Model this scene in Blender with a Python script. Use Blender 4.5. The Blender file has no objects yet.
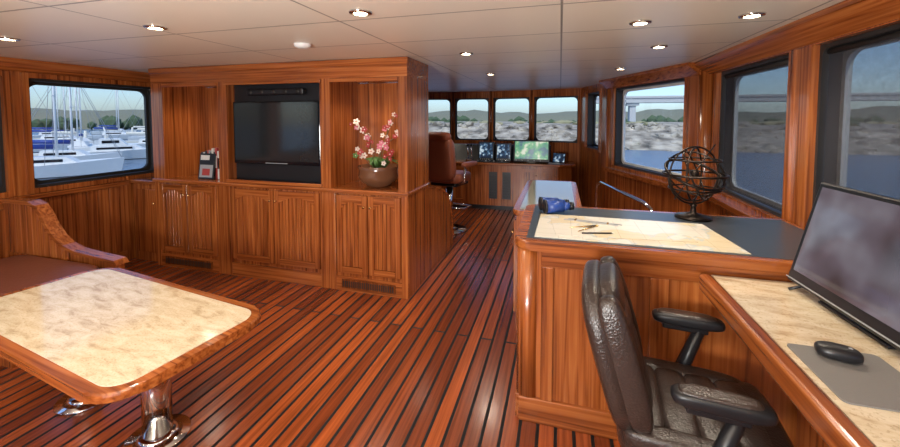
import bpy, bmesh, math, random
from mathutils import Vector, Matrix, noise
random.seed(7)
sc=bpy.context.scene
try:
    sc.view_settings.view_transform='Standard'
    sc.view_settings.look='None'
    sc.view_settings.exposure=0.2
except Exception as e: print(e)

# ---------------------------------------------------------------- materials
def newmat(name):
    m=bpy.data.materials.new(name); m.use_nodes=True
    nt=m.node_tree; b=nt.nodes['Principled BSDF']; return m,nt,b
def N(nt,t,**k):
    n=nt.nodes.new(t)
    for a,v in k.items(): setattr(n,a,v)
    return n
def plain(name,col,rough=0.5,metal=0.0,emit=None,es=0,coat=0,bump=0,bs=60,trans=0,ior=1.45,spec=None):
    m,nt,b=newmat(name)
    b.inputs['Base Color'].default_value=(*col,1); b.inputs['Roughness'].default_value=rough
    b.inputs['Metallic'].default_value=metal; b.inputs['Coat Weight'].default_value=coat
    b.inputs['Transmission Weight'].default_value=trans; b.inputs['IOR'].default_value=ior
    if spec is not None: b.inputs['Specular IOR Level'].default_value=spec
    if emit: b.inputs['Emission Color'].default_value=(*emit,1); b.inputs['Emission Strength'].default_value=es
    tc=N(nt,'ShaderNodeTexCoord'); no=N(nt,'ShaderNodeTexNoise'); no.inputs['Scale'].default_value=bs
    nt.links.new(tc.outputs['Object'],no.inputs['Vector'])
    if bump:
        bp=N(nt,'ShaderNodeBump'); bp.inputs['Strength'].default_value=bump; bp.inputs['Distance'].default_value=0.01
        nt.links.new(no.outputs['Fac'],bp.inputs['Height']); nt.links.new(bp.outputs['Normal'],b.inputs['Normal'])
    mx=N(nt,'ShaderNodeMix',data_type='RGBA',blend_type='MULTIPLY'); mx.inputs[0].default_value=0.12
    mx.inputs[6].default_value=(*col,1); nt.links.new(no.outputs['Color'],mx.inputs[7]); nt.links.new(mx.outputs[2],b.inputs['Base Color'])
    return m
def ramp(nt,stops):
    r=N(nt,'ShaderNodeValToRGB'); cr=r.color_ramp
    while len(cr.elements)>1: cr.elements.remove(cr.elements[-1])
    cr.elements[0].position=stops[0][0]; cr.elements[0].color=(*stops[0][1],1)
    for p,c in stops[1:]:
        e=cr.elements.new(p); e.color=(*c,1)
    return r
def wood(name,axis,c0=(0.11,0.025,0.005),c1=(0.32,0.086,0.018),c2=(0.47,0.16,0.040),rough=0.25,dens=46):
    m,nt,b=newmat(name)
    tc=N(nt,'ShaderNodeTexCoord'); mp=N(nt,'ShaderNodeMapping')
    s=[dens]*3; s['xyz'.index(axis)]=1.2
    mp.inputs['Scale'].default_value=s
    nt.links.new(tc.outputs['Object'],mp.inputs['Vector'])
    n=N(nt,'ShaderNodeTexNoise'); n.inputs['Scale'].default_value=1; n.inputs['Detail'].default_value=6; n.inputs['Distortion'].default_value=0.6
    nt.links.new(mp.outputs[0],n.inputs['Vector'])
    r=ramp(nt,[(0.28,c0),(0.48,c1),(0.72,c2)])
    nt.links.new(n.outputs['Fac'],r.inputs[0])
    mp2=N(nt,'ShaderNodeMapping'); s2=[6.0]*3; s2['xyz'.index(axis)]=0.8; mp2.inputs['Scale'].default_value=s2; nt.links.new(tc.outputs['Object'],mp2.inputs[0])
    n2=N(nt,'ShaderNodeTexNoise'); n2.inputs['Scale'].default_value=1; nt.links.new(mp2.outputs[0],n2.inputs['Vector'])
    mx=N(nt,'ShaderNodeMix',data_type='RGBA',blend_type='MULTIPLY'); mx.inputs[0].default_value=0.5
    r2=ramp(nt,[(0.35,(0.55,0.45,0.42)),(0.65,(1.15,1.1,1.05))]); nt.links.new(n2.outputs['Fac'],r2.inputs[0])
    nt.links.new(r.outputs[0],mx.inputs[6]); nt.links.new(r2.outputs[0],mx.inputs[7])
    nt.links.new(mx.outputs[2],b.inputs['Base Color'])
    b.inputs['Roughness'].default_value=rough; b.inputs['Coat Weight'].default_value=0.35; b.inputs['Coat Roughness'].default_value=0.10
    return m
W_Z=wood('teak_vertical','z'); W_X=wood('teak_horizontal_x','x'); W_Y=wood('teak_horizontal_y','y')
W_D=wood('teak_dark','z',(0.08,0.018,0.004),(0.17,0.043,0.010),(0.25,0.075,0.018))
BLACKGAP=plain('seam_black',(0.02,0.010,0.006),0.6)
def floor_mat():
    m,nt,b=newmat('teak_deck_floor')
    tc=N(nt,'ShaderNodeTexCoord'); sx=N(nt,'ShaderNodeSeparateXYZ'); cx=N(nt,'ShaderNodeCombineXYZ')
    nt.links.new(tc.outputs['Object'],sx.inputs[0]); nt.links.new(sx.outputs['Y'],cx.inputs['X']); nt.links.new(sx.outputs['X'],cx.inputs['Y'])
    br=N(nt,'ShaderNodeTexBrick'); br.offset=0.37
    br.inputs['Scale'].default_value=1; br.inputs['Brick Width'].default_value=4.2; br.inputs['Row Height'].default_value=0.088
    br.inputs['Mortar Size'].default_value=0.0085; br.inputs['Mortar Smooth'].default_value=0.0
    br.inputs['Color1'].default_value=(0.37,0.085,0.020,1); br.inputs['Color2'].default_value=(0.155,0.032,0.010,1); br.inputs['Mortar'].default_value=(0.001,0.001,0.001,1)
    nt.links.new(cx.outputs[0],br.inputs['Vector'])
    mp=N(nt,'ShaderNodeMapping'); mp.inputs['Scale'].default_value=(60,1.6,60); nt.links.new(tc.outputs['Object'],mp.inputs['Vector'])
    n=N(nt,'ShaderNodeTexNoise'); n.inputs['Scale'].default_value=1; n.inputs['Detail'].default_value=4; nt.links.new(mp.outputs[0],n.inputs['Vector'])
    r=ramp(nt,[(0.3,(0.5,0.45,0.42)),(0.7,(1.3,1.25,1.2))]); nt.links.new(n.outputs['Fac'],r.inputs[0])
    mx=N(nt,'ShaderNodeMix',data_type='RGBA',blend_type='MULTIPLY'); mx.inputs[0].default_value=0.8
    nt.links.new(br.outputs['Color'],mx.inputs[6]); nt.links.new(r.outputs[0],mx.inputs[7]); nt.links.new(mx.outputs[2],b.inputs['Base Color'])
    rr=N(nt,'ShaderNodeMapRange'); rr.inputs['To Min'].default_value=0.26; rr.inputs['To Max'].default_value=0.7; nt.links.new(br.outputs['Fac'],rr.inputs['Value']); nt.links.new(rr.outputs[0],b.inputs['Roughness'])
    cw=N(nt,'ShaderNodeMapRange'); cw.inputs['To Min'].default_value=0.3; cw.inputs['To Max'].default_value=0.0; nt.links.new(br.outputs['Fac'],cw.inputs['Value']); nt.links.new(cw.outputs[0],b.inputs['Coat Weight'])
    b.inputs['Coat Roughness'].default_value=0.14
    bp=N(nt,'ShaderNodeBump'); bp.inputs['Strength'].default_value=0.3; bp.inputs['Distance'].default_value=0.004; bp.invert=True
    nt.links.new(br.outputs['Fac'],bp.inputs['Height']); nt.links.new(bp.outputs['Normal'],b.inputs['Normal'])
    return m
FLOOR=floor_mat()
def ceil_mat():
    m,nt,b=newmat('ceiling_panels')
    tc=N(nt,'ShaderNodeTexCoord')
    br=N(nt,'ShaderNodeTexBrick'); br.offset=0.0
    br.inputs['Scale'].default_value=1; br.inputs['Brick Width'].default_value=1.15; br.inputs['Row Height'].default_value=0.62
    br.inputs['Mortar Size'].default_value=0.006
    br.inputs['Color1'].default_value=(0.76,0.69,0.58,1); br.inputs['Color2'].default_value=(0.72,0.65,0.545,1); br.inputs['Mortar'].default_value=(0.25,0.22,0.18,1)
    nt.links.new(tc.outputs['Object'],br.inputs['Vector']); nt.links.new(br.outputs['Color'],b.inputs['Base Color'])
    b.inputs['Roughness'].default_value=0.35
    return m
CEIL=ceil_mat()
def granite(name,base=(0.63,0.51,0.345),dark=(0.46,0.34,0.21),light=(0.73,0.63,0.465)):
    m,nt,b=newmat(name)
    tc=N(nt,'ShaderNodeTexCoord')
    n=N(nt,'ShaderNodeTexNoise'); n.inputs['Scale'].default_value=7; n.inputs['Detail'].default_value=7; n.inputs['Roughness'].default_value=0.66; n.inputs['Distortion'].default_value=0.5
    mp=N(nt,'ShaderNodeMapping'); mp.inputs['Scale'].default_value=(1,2.8,1); mp.inputs['Rotation'].default_value=(0,0,0.3)
    nt.links.new(tc.outputs['Object'],mp.inputs[0]); nt.links.new(mp.outputs[0],n.inputs['Vector'])
    r=ramp(nt,[(0.33,dark),(0.46,base),(0.62,light)]); nt.links.new(n.outputs['Fac'],r.inputs[0])
    v=N(nt,'ShaderNodeTexNoise'); v.inputs['Scale'].default_value=120; v.inputs['Detail'].default_value=2; nt.links.new(tc.outputs['Object'],v.inputs['Vector'])
    r2=ramp(nt,[(0.33,(0.55,0.46,0.38)),(0.43,(1,1,1))]); nt.links.new(v.outputs['Fac'],r2.inputs[0])
    mx=N(nt,'ShaderNodeMix',data_type='RGBA',blend_type='MULTIPLY'); mx.inputs[0].default_value=0.45
    nt.links.new(r.outputs[0],mx.inputs[6]); nt.links.new(r2.outputs[0],mx.inputs[7]); nt.links.new(mx.outputs[2],b.inputs['Base Color'])
    b.inputs['Roughness'].default_value=0.10
    return m
GRAN=granite('granite_cream')
def chart_mat():
    m,nt,b=newmat('nautical_chart')
    tc=N(nt,'ShaderNodeTexCoord')
    n=N(nt,'ShaderNodeTexNoise'); n.inputs['Scale'].default_value=3.2; n.inputs['Detail'].default_value=5
    nt.links.new(tc.outputs['Object'],n.inputs['Vector'])
    r=ramp(nt,[(0.40,(0.72,0.69,0.61)),(0.52,(0.74,0.70,0.61)),(0.54,(0.52,0.58,0.57)),(0.55,(0.70,0.61,0.43)),(0.7,(0.68,0.57,0.38))]); nt.links.new(n.outputs['Fac'],r.inputs[0])
    g=N(nt,'ShaderNodeTexBrick'); g.offset=0; g.inputs['Scale'].default_value=1; g.inputs['Brick Width'].default_value=0.12; g.inputs['Row Height'].default_value=0.09; g.inputs['Mortar Size'].default_value=0.0012
    g.inputs['Color1'].default_value=(1,1,1,1); g.inputs['Color2'].default_value=(1,1,1,1); g.inputs['Mortar'].default_value=(0.6,0.55,0.55,1)
    nt.links.new(tc.outputs['Object'],g.inputs['Vector'])
    mx=N(nt,'ShaderNodeMix',data_type='RGBA',blend_type='MULTIPLY'); mx.inputs[0].default_value=0.7
    nt.links.new(r.outputs[0],mx.inputs[6]); nt.links.new(g.outputs['Color'],mx.inputs[7]); nt.links.new(mx.outputs[2],b.inputs['Base Color'])
    b.inputs['Roughness'].default_value=0.25
    return m
CHART=chart_mat()
def screen_mat(name,stops,scale,strength,rot=0):
    m,nt,b=newmat(name)
    tc=N(nt,'ShaderNodeTexCoord'); n=N(nt,'ShaderNodeTexNoise'); n.inputs['Scale'].default_value=scale; n.inputs['Detail'].default_value=3
    nt.links.new(tc.outputs['Object'],n.inputs['Vector']); r=ramp(nt,stops); nt.links.new(n.outputs['Fac'],r.inputs[0])
    b.inputs['Base Color'].default_value=(0.02,0.02,0.025,1); b.inputs['Roughness'].default_value=0.08
    nt.links.new(r.outputs[0],b.inputs['Emission Color']); b.inputs['Emission Strength'].default_value=strength
    return m
SCR_DESK=screen_mat('desk_screen',[(0.38,(0.055,0.03,0.03)),(0.47,(0.12,0.09,0.11)),(0.54,(0.20,0.18,0.21)),(0.62,(0.17,0.08,0.07))],2.3,0.7)  # dim emission colours stand in for window reflections on the dark screen
SCR_CHART=screen_mat('plotter_screen',[(0.4,(0.03,0.13,0.20)),(0.5,(0.08,0.38,0.2)),(0.56,(0.2,0.5,0.25)),(0.62,(0.7,0.75,0.6))],7,0.7)
SCR_RADAR=screen_mat('radar_screen',[(0.48,(0.01,0.02,0.04)),(0.56,(0.05,0.12,0.22)),(0.66,(0.5,0.6,0.65))],16,1.0)
CHROME=plain('chrome',(0.75,0.74,0.72),0.1,1.0)
BLACK=plain('black_plastic',(0.012,0.012,0.014),0.35)
GLOSSB=plain('black_gloss',(0.006,0.006,0.008),0.06,spec=0.6)
LEATHER=plain('espresso_leather',(0.034,0.022,0.018),0.28,bump=0.3,bs=140,spec=0.7)
BROWNL=plain('brown_leather',(0.27,0.075,0.035),0.42,bump=0.25,bs=90)
SETL=plain('russet_leather',(0.17,0.05,0.025),0.4,bump=0.2,bs=60)
WHITE=plain('white_gelcoat',(0.8,0.8,0.78),0.3)
GREYP=plain('grey_paint',(0.35,0.36,0.37),0.5)
DARKF=plain('dark_window_frame',(0.025,0.022,0.02),0.5)
BLUEGREY=plain('navy_vinyl',(0.05,0.06,0.072),0.3)
BLUE=plain('blue_rubber',(0.02,0.06,0.28),0.35)
BRASS=plain('brass',(0.75,0.5,0.2),0.25,1.0)
BRONZE=plain('dark_bronze',(0.035,0.025,0.02),0.35,0.8)
PINK=plain('orchid_pink',(0.70,0.20,0.28),0.5); PEACH=plain('orchid_white',(0.85,0.72,0.62),0.5); REDF=plain('blossom_red',(0.42,0.04,0.04),0.5)
GREEN=plain('leaf_green',(0.10,0.22,0.05),0.45); STEMC=plain('stem_brown',(0.2,0.13,0.05),0.6)
AMBER=plain('bronze_glass',(0.16,0.07,0.035),0.12,spec=0.8)
PAPER=plain('paper',(0.72,0.70,0.65),0.6); RED=plain('red_cover',(0.40,0.05,0.04),0.4)
MATG=plain('mousepad_grey',(0.20,0.19,0.18),0.6,bump=0.1,bs=200)
LAMP=plain('lamp_glow',(1,0.9,0.7),0.5,emit=(1,0.85,0.6),es=24)
CURT=plain('canvas',(0.7,0.68,0.6),0.7)
def glassmat():
    m=bpy.data.materials.new('window_glass'); m.use_nodes=True; nt=m.node_tree; nt.nodes.clear()
    o=N(nt,'ShaderNodeOutputMaterial'); t=N(nt,'ShaderNodeBsdfTransparent'); t.inputs[0].default_value=(0.93,0.96,0.97,1)
    g=N(nt,'ShaderNodeBsdfGlossy'); g.inputs['Roughness'].default_value=0.02
    mx=N(nt,'ShaderNodeMixShader'); mx.inputs[0].default_value=0.04
    nt.links.new(t.outputs[0],mx.inputs[1]); nt.links.new(g.outputs[0],mx.inputs[2]); nt.links.new(mx.outputs[0],o.inputs[0]); return m
GLASS=glassmat()
def blindmat():
    m=bpy.data.materials.new('mesh_roller_blind'); m.use_nodes=True; nt=m.node_tree; nt.nodes.clear()
    o=N(nt,'ShaderNodeOutputMaterial'); t=N(nt,'ShaderNodeBsdfTransparent'); g=N(nt,'ShaderNodeBsdfDiffuse'); g.inputs[0].default_value=(0.06,0.06,0.07,1)
    tc=N(nt,'ShaderNodeTexCoord'); n=N(nt,'ShaderNodeTexNoise'); n.inputs['Scale'].default_value=40
    nt.links.new(tc.outputs['Object'],n.inputs[0])
    mr=N(nt,'ShaderNodeMapRange'); mr.inputs['To Min'].default_value=0.47; mr.inputs['To Max'].default_value=0.57; nt.links.new(n.outputs['Fac'],mr.inputs['Value'])
    mx=N(nt,'ShaderNodeMixShader'); nt.links.new(mr.outputs[0],mx.inputs[0])
    nt.links.new(t.outputs[0],mx.inputs[1]); nt.links.new(g.outputs[0],mx.inputs[2]); nt.links.new(mx.outputs[0],o.inputs[0]); return m
BLIND=blindmat()

# ---------------------------------------------------------------- builder
class B:
    def __init__(s,name): s.name=name; s.bm=bmesh.new(); s.mats=[]; s.M=Matrix.Identity(4)
    def mi(s,m):
        if m not in s.mats: s.mats.append(m)
        return s.mats.index(m)
    def add(s,t,mat,smooth=False,M=None):
        i=s.mi(mat)
        for f in t.faces: f.material_index=i; f.smooth=smooth
        mm=s.M@M if M is not None else s.M
        t.transform(mm)
        bmesh.ops.recalc_face_normals(t,faces=t.faces)
        me=bpy.data.meshes.new('tmp'); t.to_mesh(me); t.free(); s.bm.from_mesh(me); bpy.data.meshes.remove(me)
    def box(s,x0,x1,y0,y1,z0,z1,mat,bev=0,M=None,seg=2):
        t=bmesh.new(); bmesh.ops.create_cube(t,size=1)
        t.transform(Matrix.Translation(((x0+x1)/2,(y0+y1)/2,(z0+z1)/2))@Matrix.Diagonal((abs(x1-x0),abs(y1-y0),abs(z1-z0),1)))
        if bev: bmesh.ops.bevel(t,geom=t.edges[:]+t.verts[:],offset=bev,segments=seg,affect='EDGES',profile=0.5)
        s.add(t,mat,False,M)
    def cyl(s,p0,p1,r0,mat,r1=None,seg=20,M=None):
        p0=Vector(p0);p1=Vector(p1); r1=r0 if r1 is None else r1
        t=bmesh.new(); d=p1-p0
        bmesh.ops.create_cone(t,cap_ends=True,segments=seg,radius1=r0,radius2=r1,depth=d.length)
        t.transform(Matrix.Translation((p0+p1)/2)@d.to_track_quat('Z','Y').to_matrix().to_4x4())
        s.add(t,mat,True,M)
    def sph(s,c,r,mat,M=None,sub=2):
        t=bmesh.new(); bmesh.ops.create_uvsphere(t,u_segments=8*sub,v_segments=5*sub,radius=1)
        rr=r if hasattr(r,'__len__') else (r,r,r)
        t.transform(Matrix.Translation(c)@Matrix.Diagonal((*rr,1))); s.add(t,mat,True,M)
    def sup(s,c,r,mat,e=0.4,M=None,nu=32,nv=18):
        """puffy superellipsoid cushion"""
        t=bmesh.new(); g=[]
        f=lambda v,e:math.copysign(abs(v)**e,v)
        for j in range(nv+1):
            ph=-math.pi/2+math.pi*j/nv; row=[]
            for i in range(nu):
                th=2*math.pi*i/nu
                row.append(t.verts.new((c[0]+r[0]*f(math.cos(ph),e)*f(math.cos(th),e),c[1]+r[1]*f(math.cos(ph),e)*f(math.sin(th),e),c[2]+r[2]*f(math.sin(ph),e))))
            g.append(row)
        for j in range(nv):
            for i in range(nu):
                t.faces.new((g[j][i],g[j][(i+1)%nu],g[j+1][(i+1)%nu],g[j+1][i]))
        bmesh.ops.remove_doubles(t,verts=t.verts,dist=1e-5)
        s.add(t,mat,True,M)
    def prism(s,pts,lo,hi,mat,axis='z',bev=0,M=None,smooth=False):
        t=bmesh.new()
        def P(p,h): return {'z':(p[0],p[1],h),'x':(h,p[0],p[1]),'y':(p[0],h,p[1])}[axis]
        a=[t.verts.new(P(p,lo)) for p in pts]; b=[t.verts.new(P(p,hi)) for p in pts]
        t.faces.new(a[::-1]); t.faces.new(b); n=len(pts)
        for i in range(n): t.faces.new((a[i],a[(i+1)%n],b[(i+1)%n],b[i]))
        if bev:
            es=[e for e in t.edges if (e.verts[0] in a)==(e.verts[1] in a)]
            bmesh.ops.bevel(t,geom=es,offset=bev,segments=3,affect='EDGES',profile=0.5)
        s.add(t,mat,smooth,M)
    def tube(s,pts,r,mat,closed=False,seg=8,M=None,sc=(1,1)):
        pts=[Vector(p) for p in pts]; t=bmesh.new(); rings=[]; n=len(pts)
        prev=None
        for i,p in enumerate(pts):
            if closed: d=pts[(i+1)%n]-pts[i-1]
            else: d=pts[min(i+1,n-1)]-pts[max(i-1,0)]
            d.normalize()
            if prev is None:
                u=d.orthogonal().normalized()
            else:
                u=(prev-d*prev.dot(d)); u.normalize()
            prev=u; v=d.cross(u)
            rr=r[i] if hasattr(r,'__len__') else r
            rings.append([t.verts.new(p+rr*(sc[0]*math.cos(2*math.pi*k/seg)*u+sc[1]*math.sin(2*math.pi*k/seg)*v)) for k in range(seg)])
        m=n if closed else n-1
        for i in range(m):
            A=rings[i];C=rings[(i+1)%n]
            for k in range(seg): t.faces.new((A[k],A[(k+1)%seg],C[(k+1)%seg],C[k]))
        if not closed:
            t.faces.new(rings[0][::-1]); t.faces.new(rings[-1])
        s.add(t,mat,True,M)
    def lathe(s,prof,c,mat,seg=28,M=None):
        t=bmesh.new(); g=[]
        for r,z in prof: g.append([t.verts.new((c[0]+r*math.cos(2*math.pi*k/seg),c[1]+r*math.sin(2*math.pi*k/seg),c[2]+z)) for k in range(seg)])
        for j in range(len(g)-1):
            for k in range(seg): t.faces.new((g[j][k],g[j][(k+1)%seg],g[j+1][(k+1)%seg],g[j+1][k]))
        bmesh.ops.remove_doubles(t,verts=t.verts,dist=1e-6)
        s.add(t,mat,True,M)
    def ring(s,outer,inner,lo,hi,mat,M=None):
        t=bmesh.new(); n=len(outer)
        L=[[t.verts.new((p[0],h,p[1])) for p in loop] for h in (lo,hi) for loop in (outer,inner)]
        for i in range(n):
            j=(i+1)%n
            for a,b in ((0,1),(2,3),(0,2),(1,3)):
                try: t.faces.new((L[a][i],L[a][j],L[b][j],L[b][i]))
                except: pass
        s.add(t,mat,False,M)
    def done(s,loc=None,rot=0,keep=False):
        if not keep and loc is None:
            vs=[v.co for v in s.bm.verts]
            c=Vector(((min(v.x for v in vs)+max(v.x for v in vs))/2,(min(v.y for v in vs)+max(v.y for v in vs))/2,min(v.z for v in vs)))
            s.bm.transform(Matrix.Translation(-c)); loc=c
        me=bpy.data.meshes.new(s.name); s.bm.to_mesh(me); s.bm.free()
        for m in s.mats: me.materials.append(m)
        o=bpy.data.objects.new(s.name,me); sc.collection.objects.link(o)
        if loc is not None: o.location=loc
        o.rotation_euler[2]=rot
        return o
def rrect(x0,x1,z0,z1,r,n=6):
    pts=[]
    for cx,cz,a0 in ((x1-r,z1-r,0),(x0+r,z1-r,90),(x0+r,z0+r,180),(x1-r,z0+r,270)):
        for k in range(n+1):
            a=math.radians(a0+90*k/n); pts.append((cx+r*math.cos(a),cz+r*math.sin(a)))
    return pts
def RX(a): return Matrix.Rotation(math.radians(a),4,'X')
def RY(a): return Matrix.Rotation(math.radians(a),4,'Y')
def RZ(a): return Matrix.Rotation(math.radians(a),4,'Z')
def T(x,y,z): return Matrix.Translation((x,y,z))

CZ=2.10
# ---------------------------------------------------------------- room shell
outline=[(1.42,-2.6),(1.42,4.2),(0.72,5.85),(0.42,7.1),(-0.48,7.36),(-1.30,7.52),(-2.07,7.52),(-2.9,7.36),(-3.52,7.1),(-3.8,5.85),(-4.67,4.2),(-4.67,-2.6)]
b=B('floor'); b.prism(outline,-0.06,0.0,FLOOR,'z'); b.done(keep=True)
b=B('ceiling'); b.prism(outline,CZ,CZ+0.06,CEIL,'z'); b.done(keep=True)

wcount=[0]
def segM(p0,p1):
    p0=Vector((*p0,0));p1=Vector((*p1,0)); d=(p1-p0); L=d.length; d/=L
    n=Vector((d.y,-d.x,0))
    M=Matrix(((d.x,n.x,0,p0.x),(d.y,n.y,0,p0.y),(0,0,1,0),(0,0,0,1))); return M,L
def wall(b,p0,p1,openings,th=0.15,mat=W_Z,z1=CZ,wains=None,case=True):
    M,L=segM(p0,p1)
    cur=0
    for (s0,s1,za,zb,opt) in openings:
        if s0>cur: b.box(cur,s0,0,th,0,z1,mat,M=M)
        b.box(s0,s1,0,th,0,za,mat,M=M); b.box(s0,s1,0,th,zb,z1,mat,M=M)
        cur=s1
        thin=opt.get('thin',False)
        if case and not thin:
            b.ring(rrect(s0-0.045,s1+0.045,za-0.045,zb+0.045,0.01),rrect(s0,s1,za,zb,0.01),-0.018,0.0,mat,M=M)
        wcount[0]+=1
        w=B('window_%d'%wcount[0])
        fr=opt.get('fr',DARKF)
        e=0.001; q=0.5 if thin else 1
        w.ring(rrect(s0+e,s1-e,za+e,zb-e,0.005),rrect(s0+0.022*q,s1-0.022*q,za+0.022*q,zb-0.022*q,0.05),0.02,th-0.005,DARKF,M=M)
        w.ring(rrect(s0+0.02*q,s1-0.02*q,za+0.02*q,zb-0.02*q,0.05),rrect(s0+0.05*q,s1-0.05*q,za+0.05*q,zb-0.05*q,0.08),0.10*q+0.01,th-0.01,fr,M=M)
        w.box(s0+0.02,s1-0.02,th-0.028,th-0.022,za+0.02,zb-0.02,GLASS,M=M)
        if 'blind' in opt:
            w.box(s0+0.03,s1-0.03,0.048,0.050,za+0.03,zb-0.02,BLIND,M=M)
            w.cyl((s0+0.03,0.05,zb-0.04),(s1-0.03,0.05,zb-0.04),0.016,DARKF,M=M)
        w.done()
    if cur<L: b.box(cur,L,0,th,0,z1,mat,M=M)
    return M,L
S,TT=0.94,1.98
b=B('wall_starboard')
Y0=-2.6
wall(b,(1.35,Y0),(1.35,4.15),[(0.5,1.7,S,TT,{}),(1.95,3.25,S,TT,{}),(3.60,5.22,S,TT,{'blind':0,'fr':WHITE}),(5.44,6.57,S,TT,{'blind':0,'fr':WHITE})])
b.done(keep=True)
b=B('wall_starboard_quarter')
wall(b,(1.28,4.15),(0.65,5.80),[(0.22,1.62,S,TT,{'fr':WHITE})])
b.cyl((1.33,4.17,0),(1.33,4.17,CZ),0.07,W_Z)
b.done(keep=True)
b=B('wall_starboard_helm')
wall(b,(0.65,5.80),(0.34,7.08),[(0.35,1.0,1.1,TT,{})])
b.cyl((0.67,5.82,0),(0.67,5.82,CZ),0.05,W_Z)
b.done(keep=True)
b=B('wall_port_helm')
wall(b,(-3.42,7.08),(-3.75,5.80),[(0.25,1.0,1.1,TT,{})]); b.done(keep=True)
b=B('wall_port_quarter')
wall(b,(-3.75,5.80),(-4.53,4.15),[(0.12,1.52,S,TT,{})]); b.done(keep=True)
b=B('wall_port')
wall(b,(-4.60,4.15),(-4.60,Y0),[(0.70,1.85,0.94,1.94,{}),(2.02,3.2,0.94,1.94,{'blind':0}),(3.5,4.7,S,TT,{}),(5.0,6.2,S,TT,{})])
b.done(keep=True)
b=B('wall_forward')
fp=[(0.34,7.08),(-0.51,7.32),(-1.30,7.46),(-2.07,7.46),(-2.86,7.32),(-3.42,7.08)]
for i in range(5):
    p0,p1=fp[i],fp[i+1]
    L=(Vector(p1)-Vector(p0)).length
    wall(b,p0,p1,[(0.045,L-0.045,1.14,1.97,{'thin':True})],th=0.08)
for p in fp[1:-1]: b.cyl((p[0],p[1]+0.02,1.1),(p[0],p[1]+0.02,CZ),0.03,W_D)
b.done(keep=True)
b=B('wall_aft')
wall(b,(-4.6,Y0),(1.35,Y0),[(0.5,2.3,S,TT,{}),(2.7,3.9,0.1,TT,{}),(4.2,5.5,S,TT,{})])
b.done(keep=True)

def strip(name,p0,p1,prof,mat):
    M,L=segM(p0,p1); b=B(name); b.prism(prof,0,L,mat,'x',M=M); b.done()
sof=[(-0.15,CZ-0.001),(-0.002,CZ-0.001),(-0.002,1.985),(-0.03,1.985),(-0.15,2.07)]
strip('trim_1',(1.35,Y0),(1.35,4.15),sof,W_Y)
strip('trim_2',(1.28,4.15),(0.65,5.80),sof,W_Y)
sof2=[(-0.05,CZ-0.001),(-0.002,CZ-0.001),(-0.002,1.99),(-0.03,1.99),(-0.05,2.02)]
strip('trim_3',(-4.60,4.15),(-4.60,Y0),sof2,W_Y)
strip('trim_4',(1.35,2.85),(1.35,4.1),[(-0.07,0.895),(-0.02,0.895),(-0.002,0.895),(-0.002,0.83),(-0.06,0.84)],W_Y)
strip('trim_5',(1.28,4.15),(0.65,5.80),[(-0.07,0.895),(-0.002,0.895),(-0.002,0.83),(-0.06,0.84)],W_Y)
strip('trim_6',(-4.60,3.08),(-4.60,Y0),[(-0.05,0.89),(-0.002,0.89),(-0.002,0.84),(-0.05,0.85)],W_Y)
b=B('trim_7')
y=-2.4
while y<2.95:
    b.box(-4.598,-4.588,y,y+0.094,0.12,0.838,W_Z,bev=0.003,seg=1); y+=0.1
b.box(-4.598,-4.585,-2.5,3.05,0.0,0.12,W_Y)
b.done()
b=B('bulkhead_panel')
b.box(-4.59,-4.16,3.62,3.68,0,CZ-0.002,W_Z); b.done()
b=B('corner_cabinet')
b.box(-4.56,-4.165,3.12,3.61,0,0.86,W_Z); b.box(-4.575,-4.16,3.09,3.61,0.86,0.90,W_X,bev=0.008)
b.box(-4.5,-4.2,3.11,3.125,0.1,0.8,W_Z,bev=0.004); b.cyl((-4.24,3.11,0.65),(-4.24,3.09,0.65),0.009,BRASS)
b.done()

# ---------------------------------------------------------------- doors
def door(b,x0,x1,z0,z1,y,M=None,arch=True,knob='r',mat=W_Z):
    st=0.055; yf=y-0.022
    b.box(x0,x0+st,yf,y,z0,z1,mat,bev=0.003,M=M,seg=1); b.box(x1-st,x1,yf,y,z0,z1,mat,bev=0.003,M=M,seg=1)
    b.box(x0+st,x1-st,yf,y,z0,z0+st,W_X,M=M)
    n=12; xa,xb=x0+st,x1-st; w=xb-xa; rise=0.06 if arch else 0
    pts=[(xa,z1),(xb,z1)]
    for k in range(n+1):
        t=1-k/n; xx=xa+w*t; zz=z1-st-0.005-rise*(1-math.sin(math.pi*t))**1.3
        pts.append((xx,zz))
    b.prism(pts,yf,y,W_X,'y',M=M)
    ns=max(4,int(w/0.035)); sw=w/ns
    b.box(xa,xb,y-0.006,y-0.001,z0+st,z1-0.03,BLACKGAP,M=M)
    for k in range(ns):
        b.box(xa+k*sw+0.0015,xa+(k+1)*sw-0.0015,y-0.014,y-0.004,z0+st+0.002,z1-st+0.0,mat,bev=0.003,M=M,seg=1)
    kx=x1-st/2 if knob=='r' else x0+st/2
    b.cyl((kx,yf,z1-0.10),(kx,yf-0.022,z1-0.10),0.009,BRASS,seg=10,M=M)
def vent(b,x0,x1,z0,z1,y,M=None):
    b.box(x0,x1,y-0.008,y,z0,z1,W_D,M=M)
    n=int((x1-x0)/0.022)
    for k in range(n):
        xx=x0+0.012+k*(x1-x0-0.02)/n; b.box(xx,xx+0.012,y-0.011,y-0.006,z0+0.012,z1-0.012,BLACKGAP,M=M)

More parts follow.
